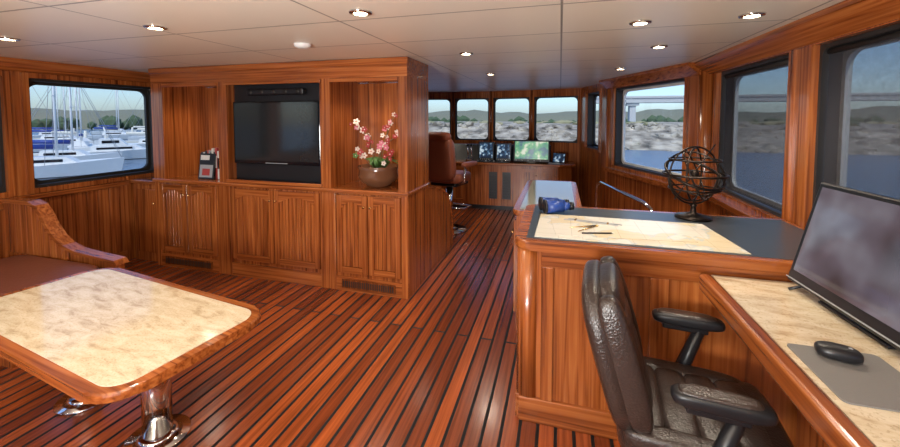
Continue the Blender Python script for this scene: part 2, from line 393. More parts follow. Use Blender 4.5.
b=B('entertainment_cabinet')
X0,X1,YF,YB=-4.15,-1.25,3.05,3.60
b.box(X0,X1,YF+0.02,YB,0,0.91,W_Z)
b.box(X0,X1,YF+0.005,YF+0.03,0,0.13,W_X)
b.box(X0-0.005,X1+0.012,YF-0.02,YB,0.905,0.94,W_X,bev=0.008)
b.box(X0+0.01,X1-0.01,YB-0.04,YB-0.001,0.94,1.93,W_Z)
for a,c in ((X0,-3.995),(-3.275,-3.16),(-2.105,-2.0),(-1.335,X1)): b.box(a,c,YF+0.001,YB,0.935,1.935,W_Z)
b.box(X0,X1,YF,YB,1.935,CZ-0.002,W_X)
b.box(X0-0.005,X1+0.01,YF-0.015,YF+0.01,2.04,CZ-0.003,W_X,bev=0.006)
for a,c in ((-3.995,-3.275),(-2.0,-1.335)):
    b.box(a,c,YF-0.01,YF+0.02,1.90,1.933,W_X,bev=0.005)
b.box(-3.159,-2.106,YF+0.10,YF+0.12,0.94,1.934,BLACK)
b.box(-3.175,-2.09,YF-0.018,YF+0.02,0.942,0.975,W_X,bev=0.005)
b.box(-3.175,-2.09,YF-0.018,YF+0.02,1.90,1.933,W_X,bev=0.005)
for a,c in ((X0+0.001,-4.09),(-3.32,-3.15),(-2.12,-1.96),(-1.31,X1-0.001)): b.box(a,c,YF+0.002,YF+0.03,0.0,0.904,W_Z,bev=0.004)
for (a,c) in ((-4.085,-3.33),(-3.14,-2.13),(-1.95,-1.32)):
    m=(a+c)/2
    door(b,a,m-0.004,0.17,0.885,YF+0.022,knob='r'); door(b,m+0.004,c,0.17,0.885,YF+0.022,knob='l')
vent(b,-4.03,-3.4,0.03,0.11,YF+0.003); vent(b,-1.9,-1.37,0.03,0.11,YF+0.003)
b.done()
b=B('television')
b.box(-3.13,-2.135,YF+0.045,YF+0.095,1.13,1.74,GLOSSB,bev=0.008)
b.box(-3.11,-2.155,YF+0.043,YF+0.046,1.165,1.725,plain('tv_glass',(0.02,0.022,0.024),0.1,spec=0.8))
b.box(-2.75,-2.5,YF+0.041,YF+0.046,1.140,1.146,GREYP)
b.done()
b=B('soundbar')
b.box(-2.95,-2.3,YF+0.03,YF+0.09,1.80,1.86,BLACK,bev=0.015)
for k in range(5): b.cyl((-2.9+k*0.135,YF+0.031,1.83),(-2.9+k*0.135,YF+0.026,1.83),0.02,DARKF)
b.done()
b=B('magazines')
cols=[BLACK,PAPER,BLACK,RED,GREYP,BLACK,PAPER,BLACK,RED,PAPER]
x=-3.66
for k in range(10):
    w=random.uniform(0.018,0.036); h=random.uniform(0.27,0.33)
    b.box(x,x+w-0.002,YF+0.14,YF+0.36,0.941,0.941+h,cols[k],bev=0.002,seg=1)
    b.box(x+0.004,x+w-0.006,YF+0.138,YF+0.14,0.96+h*0.3,0.941+h*0.75,cols[(k+3)%10]); x+=w
b.M=T(-3.55,YF+0.085,0.942)@RX(-8)
b.box(-0.10,0.10,0,0.010,0,0.27,BLACK,bev=0.001,seg=1); b.box(-0.085,0.085,-0.002,0,0.02,0.15,GREYP); b.box(-0.085,0.03,-0.002,0,0.20,0.25,PAPER); b.box(-0.05,0.05,-0.003,0,0.04,0.11,RED)
b.done()
# orchid
b=B('potted_orchid')
cx,cy,cz=-1.64,YF+0.24,0.941
b.lathe([(r*1.2,z*1.15) for r,z in [(0.0,0),(0.09,0.0),(0.10,0.012),(0.145,0.05),(0.16,0.09),(0.15,0.13),(0.165,0.165),(0.16,0.168),(0.14,0.13),(0.0,0.12)]],(cx,cy,cz),AMBER)
for k in range(18):
    a=k*2.4; L=random.uniform(0.12,0.23)
    p=[(cx+0.03*math.cos(a),cy+0.03*math.sin(a),cz+0.13),(cx+L*0.5*math.cos(a),cy+L*0.4*math.sin(a),cz+0.26),(cx+L*math.cos(a),cy+L*0.5*math.sin(a),cz+0.20+0.09*random.random())]
    b.tube(p,[0.008,0.026,0.004],GREEN,seg=6,sc=(1,0.3))
def flower(c,r,mat,nrm):
    q=Vector(nrm).to_track_quat('Z','Y').to_matrix().to_4x4()
    for k in range(5):
        M=T(*c)@q@RZ(72*k)@T(r*0.55,0,0)@RY(-15); b.sph((0,0,0),(r*0.55,r*0.38,r*0.08),mat,M=M,sub=1)
    b.sph((0,0,0.006),r*0.2,PEACH if mat is not PEACH else REDF,M=T(*c)@q,sub=1)
stems=[[(0,0,.12),(-.05,-.02,.3),(-.10,-.03,.45),(-.17,-.04,.55),(-.24,-.05,.60)],
       [(0,0,.12),(.04,0,.3),(.10,-.02,.48),(.15,-.04,.60),(.20,-.05,.68)],
       [(0,0,.12),(0,-.02,.25),(.06,-.05,.36),(.14,-.08,.42),(.21,-.08,.47)],
       [(0,0,.12),(.02,-.02,.25),(.06,-.05,.38),(.11,-.04,.50),(.13,-.08,.57)],
       [(0,0,.12),(-.03,-.02,.25),(-.06,-.05,.36),(-.05,-.04,.46),(-.08,-.08,.50)],
       [(0,0,.12),(-.06,-.04,.2),(-.13,-.07,.29),(-.19,-.09,.33)],
       [(0,0,.12),(.06,-.04,.2),(.12,-.07,.28),(.18,-.09,.33)]]
for si,st in enumerate(stems):
    pp=[]
    for i in range(len(st)-1):
        for t in (0,0.33,0.66): pp.append(Vector(st[i]).lerp(Vector(st[i+1]),t))
    pp.append(Vector(st[-1])); pp=[p+Vector((cx,cy,cz)) for p in pp]
    b.tube(pp,0.004,STEMC,seg=6)
    for p in pp[len(pp)//2:]:
        if random.random()<0.85:
            flower(p+Vector((random.uniform(-.03,.03),-0.02,random.uniform(-.035,.035))),random.uniform(0.020,0.034),random.choice([PINK,REDF,PEACH,PEACH,PINK] if si<5 else [REDF,PEACH,GREEN]),(random.uniform(-.6,.6),-1,random.uniform(-.3,.5)))
b.done()

b=B('companionway_bulwark')
prof=[(3.605,0),(4.53,0),(4.52,0.14),(4.47,0.36),(4.38,0.54),(4.25,0.68),(4.08,0.77),(3.88,0.83),(3.605,0.87)]
b.prism(prof,-1.335,-1.255,W_Z,'x')
cap=[(4.545,0.14),(4.492,0.37),(4.40,0.555),(4.265,0.70),(4.09,0.79),(3.885,0.85),(3.605,0.89)]
cap2=prof[2:][::-1]
b.prism(cap+cap2,-1.345,-1.245,W_Y,'x')
b.done()

# ---------------------------------------------------------------- helm
b=B('helm_console')
pf=[(-3.1,6.45),(0.0,6.45),(0.26,6.62),(0.24,6.98),(-3.1,6.98)]
b.prism([(-3.1,6.5),(-0.02,6.5),(0.2,6.66),(0.18,6.98),(-3.1,6.98)],0.08,0.78,W_Z,'z')
b.prism([(-3.08,6.55),(-0.04,6.55),(0.15,6.7),(0.15,6.98),(-3.08,6.98)],0.0,0.08,BLACK,'z')
b.prism(pf,0.78,0.82,W_X,'z',bev=0.012)
b.prism([(6.80,0.82),(6.98,0.82),(6.98,1.10),(6.93,1.10)],-2.2,-0.15,BLACK,'x')
b.prism([(6.82,0.82),(6.97,0.82),(6.97,0.95),(6.9,0.95)],-3.0,-2.2,W_X,'x')
for a,c in ((-2.95,-2.5),(-2.48,-2.03),(-2.01,-1.56),(-0.62,-0.34),(-0.32,-0.04)):
    door(b,a,c,0.13,0.74,6.5,arch=False)
for a in (-1.16,-0.93):
    b.box(a,a+0.14,6.488,6.5,0.2,0.66,BLACK)
    for k in range(9): b.box(a+0.02,a+0.12,6.482,6.492,0.23+k*0.046,0.24+k*0.046,DARKF)
# switch panel and controls on counter
b.box(-1.40,-0.82,6.47,6.58,0.821,0.835,BLACK,bev=0.004)
for k in range(8): b.cyl((-1.36+k*0.07,6.525,0.835),(-1.36+k*0.07,6.525,0.852),0.014,CHROME if k%2 else GREYP,seg=10)
b.done()
def display(name,x0,x1,z0,z1,y,mat,tilt=-10):
    b=B(name); w=x1-x0; h=z1-z0; b.M=T((x0+x1)/2,y,z0)@RX(tilt)
    b.box(-w/2,w/2,0,0.05,0,h,BLACK,bev=0.01); b.box(-w/2+0.025,w/2-0.025,-0.003,0.001,0.05,h-0.025,mat)
    for k in range(5): b.box(-w/2+0.04+k*(w-0.1)/5,-w/2+0.055+k*(w-0.1)/5,-0.004,0.0,0.018,0.032,GREYP)
    b.box(-0.06,0.06,0.0,0.04,-0.015,0.02,BLACK); b.done()
display('radar_display',-1.38,-1.10,0.837,1.17,6.62,SCR_RADAR); display('radar_display',-1.07,-0.80,0.837,1.15,6.62,SCR_RADAR)
display('chart_plotter_monitor',-0.76,-0.16,0.837,1.21,6.60,SCR_CHART)
b=B('laptop'); b.M=T(-0.02,6.70,0.822)@RZ(-25)
b.box(-0.11,0.11,-0.16,0.0,0,0.015,GREYP,bev=0.004); b.box(-0.10,0.10,-0.13,-0.02,0.015,0.017,BLACK)
b.M=b.M@T(0,0,0.012)@RX(-15); b.box(-0.11,0.11,0.0,0.01,0,0.16,BLACK,bev=0.003); b.box(-0.10,0.10,-0.002,0.0,0.012,0.15,SCR_RADAR); b.done()
b=B('throttle_lever')
b.box(-1.58,-1.46,6.5,6.66,0.821,0.87,CHROME,bev=0.01); b.cyl((-1.54,6.58,0.86),(-1.54,6.50,1.10),0.010,CHROME); b.sph((-1.54,6.50,1.11),0.028,BLACK); b.cyl((-1.48,6.58,0.86),(-1.48,6.52,1.10),0.010,CHROME); b.sph((-1.48,6.52,1.11),0.028,BLACK)
b.done()
b=B('vhf_radio')
b.box(-2.15,-1.98,6.62,6.7,0.821,0.96,BLACK,bev=0.008); b.box(-2.12,-2.06,6.617,6.62,0.87,0.93,SCR_RADAR); b.cyl((-2.0,6.62,0.9),(-2.0,6.60,0.9),0.015,GREYP); b.done()

def helmchair(name,x,y,rot):
    b=B(name)
    b.cyl((0,0,0),(0,0,0.025),0.24,CHROME,seg=32); b.cyl((0,0,0.025),(0,0,0.06),0.13,CHROME,r1=0.06); b.cyl((0,0,0.03),(0,0,0.66),0.05,CHROME)
    b.tube([(0,0.05,0.3),(-0.16,0.12,0.3),(-0.17,0.34,0.3),(0.17,0.34,0.3),(0.16,0.12,0.3),(0,0.05,0.3)],0.013,CHROME)
    b.box(-0.2,0.2,-0.18,0.2,0.65,0.70,BLACK,bev=0.015)
    b.sup((0,0.02,0.76),(0.25,0.25,0.075),BROWNL,0.45)
    Mb=T(0,-0.24,0.74)@RX(8)
    b.sup((0,0,0.30),(0.235,0.075,0.30),BROWNL,0.42,M=Mb)
    b.sup((0,0.05,0.16),(0.19,0.05,0.12),BROWNL,0.5,M=Mb); b.sup((0,0.05,0.42),(0.19,0.05,0.12),BROWNL,0.5,M=Mb)
    b.sup((0,-0.01,0.60),(0.20,0.07,0.06),BROWNL,0.5,M=Mb)
    for s in (-1,1):
        b.tube([(s*0.2,-0.1,0.68),(s*0.29,-0.1,0.72),(s*0.29,-0.08,0.93)],0.016,CHROME)
        b.sup((s*0.29,0.05,0.95),(0.045,0.19,0.032),BROWNL,0.5)
    b.done(loc=(x,y,0),rot=rot)
helmchair('helm_chair',-1.48,5.15,math.radians(-14))

# ---------------------------------------------------------------- chart table
TZ=0.96
b=B('chart_table')
x0,x1,y0,y1=-0.22,1.33,1.95,2.82
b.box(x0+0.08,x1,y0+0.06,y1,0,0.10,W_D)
b.box(x0+0.03,x1,y0+0.03,y1,0.10,TZ-0.05,W_Z)
b.cyl((x0+0.075,y0+0.075,0.10),(x0+0.075,y0+0.075,TZ-0.05),0.062,W_Z,seg=24)
b.box(x0+0.03,x1,y0+0.012,y0+0.04,0.0,0.13,W_X,bev=0.004); b.box(x0+0.012,x0+0.04,y0+0.03,y1,0.0,0.13,W_Y,bev=0.004)
b.box(x0+0.14,x1,y0+0.012,y0+0.04,TZ-0.13,TZ-0.05,W_X,bev=0.004)
for a,c in ((x0+0.14,x0+0.20),(0.42,0.50),):
    b.box(a,c,y0+0.012,y0+0.04,0.13,TZ-0.13,W_Z,bev=0.004)
b.box(x0+0.012,x0+0.04,y0+0.14,y1,TZ-0.13,TZ-0.05,W_Y,bev=0.004)
for a,c in ((y0+0.14,y0+0.2),(y1-0.06,y1)): b.box(x0+0.012,x0+0.04,a,c,0.13,TZ-0.13,W_Z,bev=0.004)
b.prism([(p[0] if p[0]<1 else x1,p[1]) for p in rrect(x0,x1,y0,y1,0.08)],TZ-0.05,TZ,W_X,'z',bev=0.012)
b.box(x0+0.06,x1-0.03,y0+0.05,y1-0.05,TZ,TZ+0.002,BLUEGREY)
b.done()
b=B('nautical_chart')
b.prism([(-0.12,2.02),(0.84,2.02),(0.80,2.52),(-0.11,2.52)],TZ+0.003,TZ+0.006,CHART,'z'); b.done()
b=B('nautical_chart'); 
b.M=T(0.35,2.25,0)@RZ(6); b.prism([(-0.38,-0.15),(0.30,-0.15),(0.30,0.2),(-0.38,0.2)],TZ+0.0065,TZ+0.0085,CHART,'z'); b.done()
b=B('binoculars')
b.M=T(-0.02,2.60,TZ+0.05)@RZ(20)
for s in (-1,1):
    b.cyl((-0.08,s*0.045,0),(0.03,s*0.045,0),0.042,BLUE,r1=0.036); b.cyl((0.03,s*0.045,0),(0.075,s*0.04,0),0.030,BLUE,r1=0.022); b.cyl((0.075,s*0.04,0),(0.10,s*0.04,0),0.026,BLACK)
    b.cyl((-0.081,s*0.045,0),(-0.09,s*0.045,0),0.045,BLACK)
b.box(-0.03,0.035,-0.03,0.03,-0.012,0.022,BLUE,bev=0.006); b.cyl((0.0,0,0.0),(0.07,0,0.0),0.013,BLACK)
b.done()
b=B('chart_divider')
zz=TZ+0.0145
b.cyl((0.20,2.28,zz),(0.06,2.21,zz),0.005,BRASS,r1=0.0015); b.cyl((0.20,2.28,zz),(0.10,2.14,zz),0.005,BRASS,r1=0.0015); b.sph((0.205,2.285,zz),(0.012,0.012,0.0055),BRASS); b.done()
b=B('pencil'); b.cyl((0.12,2.12,zz-0.001),(0.27,2.16,zz-0.001),0.0042,BLACK,seg=6); b.cyl((0.27,2.16,zz-0.001),(0.285,2.164,zz-0.001),0.0042,PAPER,r1=0.0005,seg=6); b.done()
b=B('parallel_ruler'); b.M=T(0.18,2.38,zz-0.006)@RZ(-12)
b.box(-0.15,0.15,-0.022,-0.004,0.0,0.003,GREYP); b.box(-0.13,0.17,0.004,0.022,0.0,0.003,GREYP); b.box(-0.09,-0.08,-0.02,0.02,0.003,0.005,BRASS); b.box(0.09,0.10,-0.02,0.02,0.003,0.005,BRASS); b.done()
# armillary
b=B('armillary_sphere')
ax,ay=0.80,2.68; b.M=T(ax,ay,TZ+0.0021)
b.lathe([(0,0),(0.10,0),(0.10,0.012),(0.06,0.02),(0.018,0.035),(0.014,0.07),(0.022,0.08),(0.010,0.09),(0,0.09)],(0,0,0),BRONZE)
R=0.168; C=T(0,0,0.10+R+0.005)
def circ(r,n=40): return [(r*math.cos(2*math.pi*i/n),r*math.sin(2*math.pi*i/n),0) for i in range(n)]
b.tube([(R*math.cos(a),0,R*1.1*math.sin(a)) for a in [math.radians(x) for x in range(180,361,10)]],0.006,BRONZE,M=C@RZ(20))
for (M,r,w) in ((RX(90)@RY(25),R,1),(RZ(60)@RX(90),R*0.97,1),(RY(0),R*1.02,1.6),(RX(24)@RY(12),R*0.98,2.2),(RX(-60)@RY(30),R*0.93,1),(RX(45)@RY(60),R*0.95,1),(T(0,0,0.09),R*0.82,1),(T(0,0,-0.09),R*0.82,1)):
    b.tube(circ(r),0.0055*w**0.5,BRONZE,closed=True,seg=6,M=C@M)
b.cyl((-0.12,-0.06,-0.15),(0.13,0.07,0.18),0.004,BRONZE,M=C); b.sph((0,0,0),0.028,BRONZE,M=C); 
b.cyl((0,0,0.08),(0,0,0.12),0.006,BRONZE)
b.done()
b=B('chart_drawer_cabinet')
cx0,cx1,cy0,cy1=-0.33,0.17,2.83,4.3
b.box(cx0+0.03,cx1-0.02,cy0,cy1-0.03,0,0.86,W_Z); b.prism(rrect(cx0,cx1,cy0+0.001,cy1,0.05),0.86,0.90,W_Y,'z',bev=0.01)
b.box(cx0+0.05,cx1-0.05,cy0+0.05,cy1-0.06,0.90,0.904,plain('glass_top',(0.30,0.31,0.26),0.08))
for k in range(2):
    a=cy0+0.03+k*0.7; MM=T(cx0+0.03,0,0)@Matrix(((0,1,0,0),(-1,0,0,0),(0,0,1,0),(0,0,0,1)))
    door(b,-(a+0.66),-a,0.12,0.82,0.0,M=MM,arch=False)
b.done()
b=B('hand_rail')
P=[(0.80,3.72,0.0),(0.80,3.72,0.70),(0.79,3.76,0.77),(0.75,3.86,0.80),(0.49,4.95,0.80),(0.46,5.05,0.77),(0.45,5.08,0.70),(0.45,5.08,0.0)]
b.tube(P,0.018,CHROME,seg=12); b.cyl((0.80,3.72,0),(0.80,3.72,0.012),0.04,CHROME); b.cyl((0.45,5.08,0),(0.45,5.08,0.012),0.04,CHROME); b.done()

# ---------------------------------------------------------------- desk
DZ=0.88
b=B('computer_desk')
dx0,dx1,dy0,dy1=0.61,1.33,-0.4,1.945
b.box(dx0+0.05,dx1,dy0+0.02,dy1,DZ-0.03,DZ,GRAN)
b.box(dx0,dx0+0.05,dy0,dy1,DZ-0.07,DZ+0.004,W_Y,bev=0.012,seg=3)
b.box(dx0+0.05,dx1,dy0,dy0+0.03,DZ-0.07,DZ+0.004,W_X,bev=0.006)
b.box(dx0+0.10,dx0+0.13,dy0+0.03,dy1,DZ-0.14,DZ-0.03,W_Y)
b.box(1.0,dx1,dy0+0.05,dy1,0.0,DZ-0.03,W_Z)
b.box(dx0+0.1,1.0,dy0+0.05,0.25,0.0,DZ-0.03,W_Z)
b.done()
b=B('computer_monitor')
MX,MY=0.935,1.60
b.M=T(MX,MY,DZ+0.03)@RZ(-90+3)@RX(-14)
b.box(-0.305,0.305,0.0,0.035,0,0.425,BLACK,bev=0.008); b.box(-0.28,0.28,-0.002,0.001,0.05,0.405,SCR_DESK)
b.box(-0.305,0.305,-0.004,0.0,0.012,0.016,GREYP); b.box(-0.2,0.2,0.03,0.06,0.08,0.32,BLACK,bev=0.02)
b.M=T(MX,MY,DZ+0.001)@RZ(-87)
b.box(-0.15,0.15,0.02,0.22,0,0.012,BLACK,bev=0.004); b.box(-0.05,0.05,0.10,0.13,0.012,0.2,BLACK,bev=0.006)
b.tube([(-0.25,-0.02,0.006),(-0.25,0.02,0.02),(-0.25,0.02,0.05)],0.006,BLACK); b.tube([(0.25,-0.02,0.006),(0.25,0.02,0.02),(0.25,0.02,0.05)],0.006,BLACK)
b.done()
b=B('mouse_pad'); b.M=T(0,0,DZ+0.0005); b.prism(rrect(0.68,0.905,1.14,1.40,0.015),0,0.004,MATG,'z'); b.done()
b=B('computer_mouse'); b.M=T(0.785,1.35,DZ+0.0046)@RZ(-15)
b.sup((0,0,0.018),(0.052,0.032,0.019),BLACK,0.75); b.cyl((0.025,-0.003,0.031),(0.025,0.003,0.031),0.007,GREYP)
b.done()

# ---------------------------------------------------------------- office chair
b=B('office_chair')
for k in range(5):
    a=math.radians(72*k+20); c,s_=math.cos(a),math.sin(a)
    b.tube([(0.03*c,0.03*s_,0.12),(0.16*c,0.16*s_,0.10),(0.27*c,0.27*s_,0.075)],[0.032,0.026,0.018],BLACK)
    for w in (-0.014,0.014):
        b.cyl((0.27*c-w*s_-0.009*s_,0.27*s_+w*c+0.009*c,0.029),(0.27*c-w*s_+0.009*s_,0.27*s_+w*c-0.009*c,0.029),0.028,BLACK)
    b.cyl((0.27*c,0.27*s_,0.03),(0.27*c,0.27*s_,0.075),0.009,BLACK)
b.cyl((0,0,0.08),(0,0,0.2),0.035,BLACK); b.cyl((0,0,0.2),(0,0,0.40),0.02,CHROME)
b.box(-0.14,0.14,-0.1,0.1,0.385,0.42,BLACK,bev=0.01)
b.sup((0.0,0,0.455),(0.25,0.25,0.055),LEATHER,0.4)
for k in range(4): b.sup((-0.15+k*0.105,0,0.505),(0.062,0.205,0.034),LEATHER,0.55)
for s in (-1,1): b.sup((0.0,s*0.205,0.50),(0.23,0.042,0.035),LEATHER,0.55)
b.sup((0.225,0,0.48),(0.06,0.24,0.055),LEATHER,0.55)
Mb=T(-0.20,0,0.44)@RY(-16)
b.sup((0,0,0.29),(0.05,0.255,0.265),LEATHER,0.55,M=Mb)
for s in (-1,1): b.sup((0.055,s*0.205,0.30),(0.050,0.048,0.23),LEATHER,0.6,M=Mb)
for k in range(4): b.sup((0.055,0,0.12+k*0.118),(0.048,0.17,0.068),LEATHER,0.65,M=Mb)
b.tube([(-0.10,0,0.40),(-0.23,0,0.40),(-0.26,0,0.47),(-0.28,0,0.58)],0.03,BLACK,sc=(1,0.5))
for s in (-1,1):
    b.tube([(0.06,s*0.12,0.41),(0.03,s*0.26,0.42),(0.02,s*0.265,0.50),(0.08,s*0.26,0.68)],[0.022,0.026,0.028,0.022],BLACK)
    b.sup((0.035,s*0.262,0.715),(0.135,0.040,0.024),BLACK,0.55); b.box(-0.06,0.11,s*0.262-0.02,s*0.262+0.02,0.67,0.695,BLACK,bev=0.006)
    b.sup((0.03,s*0.262,0.733),(0.11,0.032,0.012),LEATHER,0.6)
ch=b.done(loc=(0.475,1.57,0),rot=math.radians(-6))

# ---------------------------------------------------------------- coffee table
b=B('coffee_table')
CT=0.55
prof=rrect(-0.80,0.80,-0.37,0.37,0.14,8)
inn=rrect(-0.755,0.755,-0.325,0.325,0.10,8)
b.prism(prof,CT-0.045,CT-0.002,W_X,'z',bev=0.014); b.prism(inn,CT-0.01,CT+0.001,GRAN,'z')
b.box(-0.6,0.6,-0.2,0.2,CT-0.075,CT-0.045,W_X,bev=0.008)
for x in (-0.24,0.42):
    b.cyl((x,0,0.0),(x,0,0.012),0.135,CHROME,seg=36); b.cyl((x,0,0.012),(x,0,0.035),0.10,CHROME,r1=0.072,seg=36); b.cyl((x,0,0.03),(x,0,CT-0.09),0.062,CHROME,seg=36); b.cyl((x,0,CT-0.10),(x,0,CT-0.072),0.085,CHROME,seg=36)
b.done(loc=(-2.31,1.42,0),rot=math.radians(-8))

# ---------------------------------------------------------------- settee
b=B('settee')
b.box(-4.57,-3.30,1.50,2.08,0,0.38,W_Z); b.box(-4.57,-3.98,-1.4,1.50,0,0.38,W_Z)
b.box(-4.57,-3.28,1.48,1.52,0.34,0.40,W_X,bev=0.006)
b.sup((-3.83,1.79,0.41),(0.50,0.27,0.045),SETL,0.25)
for k in range(3): b.sup((-4.27,1.15-k*0.92,0.41),(0.28,0.455,0.045),SETL,0.25)
pr=[(-4.57,0),(-3.26,0),(-3.23,0.06),(-3.23,0.46),(-3.27,0.475),(-3.52,0.49),(-3.70,0.505),(-3.83,0.54),(-3.93,0.60),(-4.01,0.68),(-4.08,0.78),(-4.14,0.84),(-4.22,0.865),(-4.57,0.865)]
b.prism(pr,2.085,2.125,W_Z,'y')
cp=[(-3.215,0.46),(-3.25,0.495),(-3.515,0.512),(-3.69,0.528),(-3.815,0.562),(-3.912,0.62),(-3.99,0.70),(-4.06,0.80),(-4.125,0.865),(-4.215,0.892),(-4.57,0.892)]
b.prism(cp+[p for p in pr[3:]][::-1],2.06,2.15,W_X,'y')
def ph(x):
    tp=sorted(pr[3:]); 
    for i in range(len(tp)-1):
        if tp[i][0]<=x<=tp[i+1][0]:
            t=(x-tp[i][0])/(tp[i+1][0]-tp[i][0]+1e-9); return tp[i][1]*(1-t)+tp[i+1][1]*t
    return tp[-1][1]
x=-4.54
while x<-3.80:
    b.box(x,x+0.065,2.073,2.085,0.44,ph(x+0.065)-0.005,W_Z,bev=0.003,seg=1); x+=0.07
b.box(-4.575,-4.53,-1.4,2.08,0.38,0.80,W_Z)
b.sup((-4.48,0.35,0.62),(0.07,1.4,0.17),SETL,0.3)
b.done()

# ---------------------------------------------------------------- ceiling lights
lights=[(-3.47,1.65),(-2.23,1.68),(-0.95,1.725),(-0.73,3.03),(-0.80,4.53),(0.41,2.32),(0.68,3.125),(0.60,4.41),(0.92,2.31),
 (-2.2,5.2),(-2.3,6.2),(-3.4,0.3),(-2.2,0.3),(-0.95,0.3),(0.4,0.5),(-3.4,-1.2),(-2.2,-1.2),(-0.9,-1.2),(0.4,-1.2)]  # this row: unseen downlights added as fill, around the camera and helm
def downlight(x,y,z=CZ,r=0.036,watt=16,size=150):
    b=B('recessed_downlight')
    b.lathe([(r,0),(r+0.022,0),(r+0.018,-0.008),(r,-0.010)],(x,y,z-0.001),CHROME)
    b.cyl((x,y,z-0.004),(x,y,z-0.0015),r,LAMP); b.done()
    ld=bpy.data.lights.new('downlight_lamp','SPOT'); ld.energy=watt; ld.color=(1,0.88,0.72); ld.spot_size=math.radians(size); ld.spot_blend=0.9; ld.shadow_soft_size=0.08
    lo=bpy.data.objects.new('downlight_lamp',ld); lo.location=(x,y,z-0.03); sc.collection.objects.link(lo)
for (x,y) in lights: downlight(x,y,watt=26)
for x in (-3.64,-1.67): downlight(x,YF+0.16,z=1.934,r=0.03,watt=13,size=140)
b=B('smoke_detector'); b.lathe([(0,-0.03),(0.03,-0.03),(0.055,-0.018),(0.06,0)],(-1.75,2.35,CZ-0.001),WHITE); b.done()

def area(name,loc,rot,sx,sy,e,col):
    ld=bpy.data.lights.new(name,'AREA'); ld.shape='RECTANGLE'; ld.size=sx; ld.size_y=sy; ld.energy=e; ld.color=col
    o=bpy.data.objects.new(name,ld); o.location=loc; o.rotation_euler=rot; sc.collection.objects.link(o); return o
# added fill light, unseen behind the camera, aimed up at the ceiling
area('ceiling_fill',(-0.9,-1.2,1.1),(math.radians(142),0,0),1.0,1.0,160,(1,0.97,0.93))

# ---------------------------------------------------------------- exterior
WZ=-3.0
def water():
    m,nt,b=newmat('harbour_water'); b.inputs['Base Color'].default_value=(0.14,0.20,0.27,1); b.inputs['Roughness'].default_value=0.25
    tc=N(nt,'ShaderNodeTexCoord'); n=N(nt,'ShaderNodeTexNoise'); n.inputs['Scale'].default_value=0.8; n.inputs['Detail'].default_value=5
    mp=N(nt,'ShaderNodeMapping'); mp.inputs['Scale'].default_value=(1,2.5,1); nt.links.new(tc.outputs['Object'],mp.inputs[0]); nt.links.new(mp.outputs[0],n.inputs['Vector'])
    bp=N(nt,'ShaderNodeBump'); bp.inputs['Strength'].default_value=0.6; bp.inputs['Distance'].default_value=0.4; nt.links.new(n.outputs['Fac'],bp.inputs['Height']); nt.links.new(bp.outputs['Normal'],b.inputs['Normal'])
    return m
b=B('harbour_water'); b.box(-500,500,-200,500,WZ-0.2,WZ,water()); b.done()
def rock():
    m,nt,b=newmat('rock'); b.inputs['Roughness'].default_value=0.9
    tc=N(nt,'ShaderNodeTexCoord'); n=N(nt,'ShaderNodeTexVoronoi'); n.inputs['Scale'].default_value=0.55
    ds=N(nt,'ShaderNodeTexNoise'); ds.inputs['Scale'].default_value=0.5; ds.inputs['Detail'].default_value=6; nt.links.new(tc.outputs['Object'],ds.inputs['Vector'])
    nt.links.new(tc.outputs['Object'],n.inputs['Vector']); r=ramp(nt,[(0.0,(0.52,0.48,0.41)),(0.6,(0.38,0.34,0.28)),(0.95,(0.13,0.12,0.10))]); nt.links.new(n.outputs['Distance'],r.inputs[0])
    r2=ramp(nt,[(0.35,(0.45,0.42,0.38)),(0.5,(0.95,0.92,0.88)),(0.65,(1.25,1.2,1.1))]); nt.links.new(ds.outputs['Fac'],r2.inputs[0])
    mx=N(nt,'ShaderNodeMix',data_type='RGBA',blend_type='MULTIPLY'); mx.inputs[0].default_value=1.0
    nt.links.new(r.outputs[0],mx.inputs[6]); nt.links.new(r2.outputs[0],mx.inputs[7]); nt.links.new(mx.outputs[2],b.inputs['Base Color'])
    return m
ROCK=rock()
HILL=plain('dry_scrub',(0.22,0.22,0.15),0.95,bs=0.3); TREE=plain('tree_green',(0.08,0.12,0.06),0.9,bs=0.5); GRASS=plain('dry_grass',(0.34,0.31,0.18),0.95,bs=0.6)
b=B('rock_embankment')
t=bmesh.new(); g=[]
prof=[(58,-3.6),(62,-2.4),(66,-1.4),(70,-0.4),(74,0.3),(85,0.5),(130,0.4)]
for i in range(0,141):
    X=-90+i*2.2; row=[]
    for (Y,Z) in prof:
        nn=noise.noise(Vector((X*0.25,Y*0.4,0)))*1.2
        row.append(t.verts.new((X,Y+nn*2+abs(X-20)*0.02,Z+nn*0.6*(Z<0.4))))
    g.append(row)
for i in range(140):
    for j in range(len(prof)-1): t.faces.new((g[i][j],g[i+1][j],g[i+1][j+1],g[i][j+1]))
b.add(t,ROCK)
for k in range(760):
    X=random.uniform(-60,150); u=random.random(); Y=59.5+u*14+abs(X-20)*0.02; Z=-3.2+u*3.6
    t=bmesh.new(); bmesh.ops.create_icosphere(t,subdivisions=1,radius=random.uniform(0.3,1.0)*random.uniform(0.8,1.3))
    for v in t.verts: v.co*=random.uniform(0.72,1.15)
    t.transform(T(X,Y,Z)@RZ(random.uniform(0,360))@RX(random.uniform(-30,30))@Matrix.Diagonal((1.25,1,0.75,1))); b.add(t,ROCK)
for k in range(150):
    X=random.uniform(-60,150); Y=random.uniform(76,95)
    t=bmesh.new(); bmesh.ops.create_icosphere(t,subdivisions=1,radius=random.uniform(0.5,1.3))
    for v in t.verts: v.co*=random.uniform(0.75,1.15)
    t.transform(T(X,Y,0.5)@Matrix.Diagonal((1.8,1,0.5,1))); b.add(t,random.choice([GRASS,TREE,GRASS]))
b.done(keep=True)
b=B('hillside')
t=bmesh.new(); g=[]
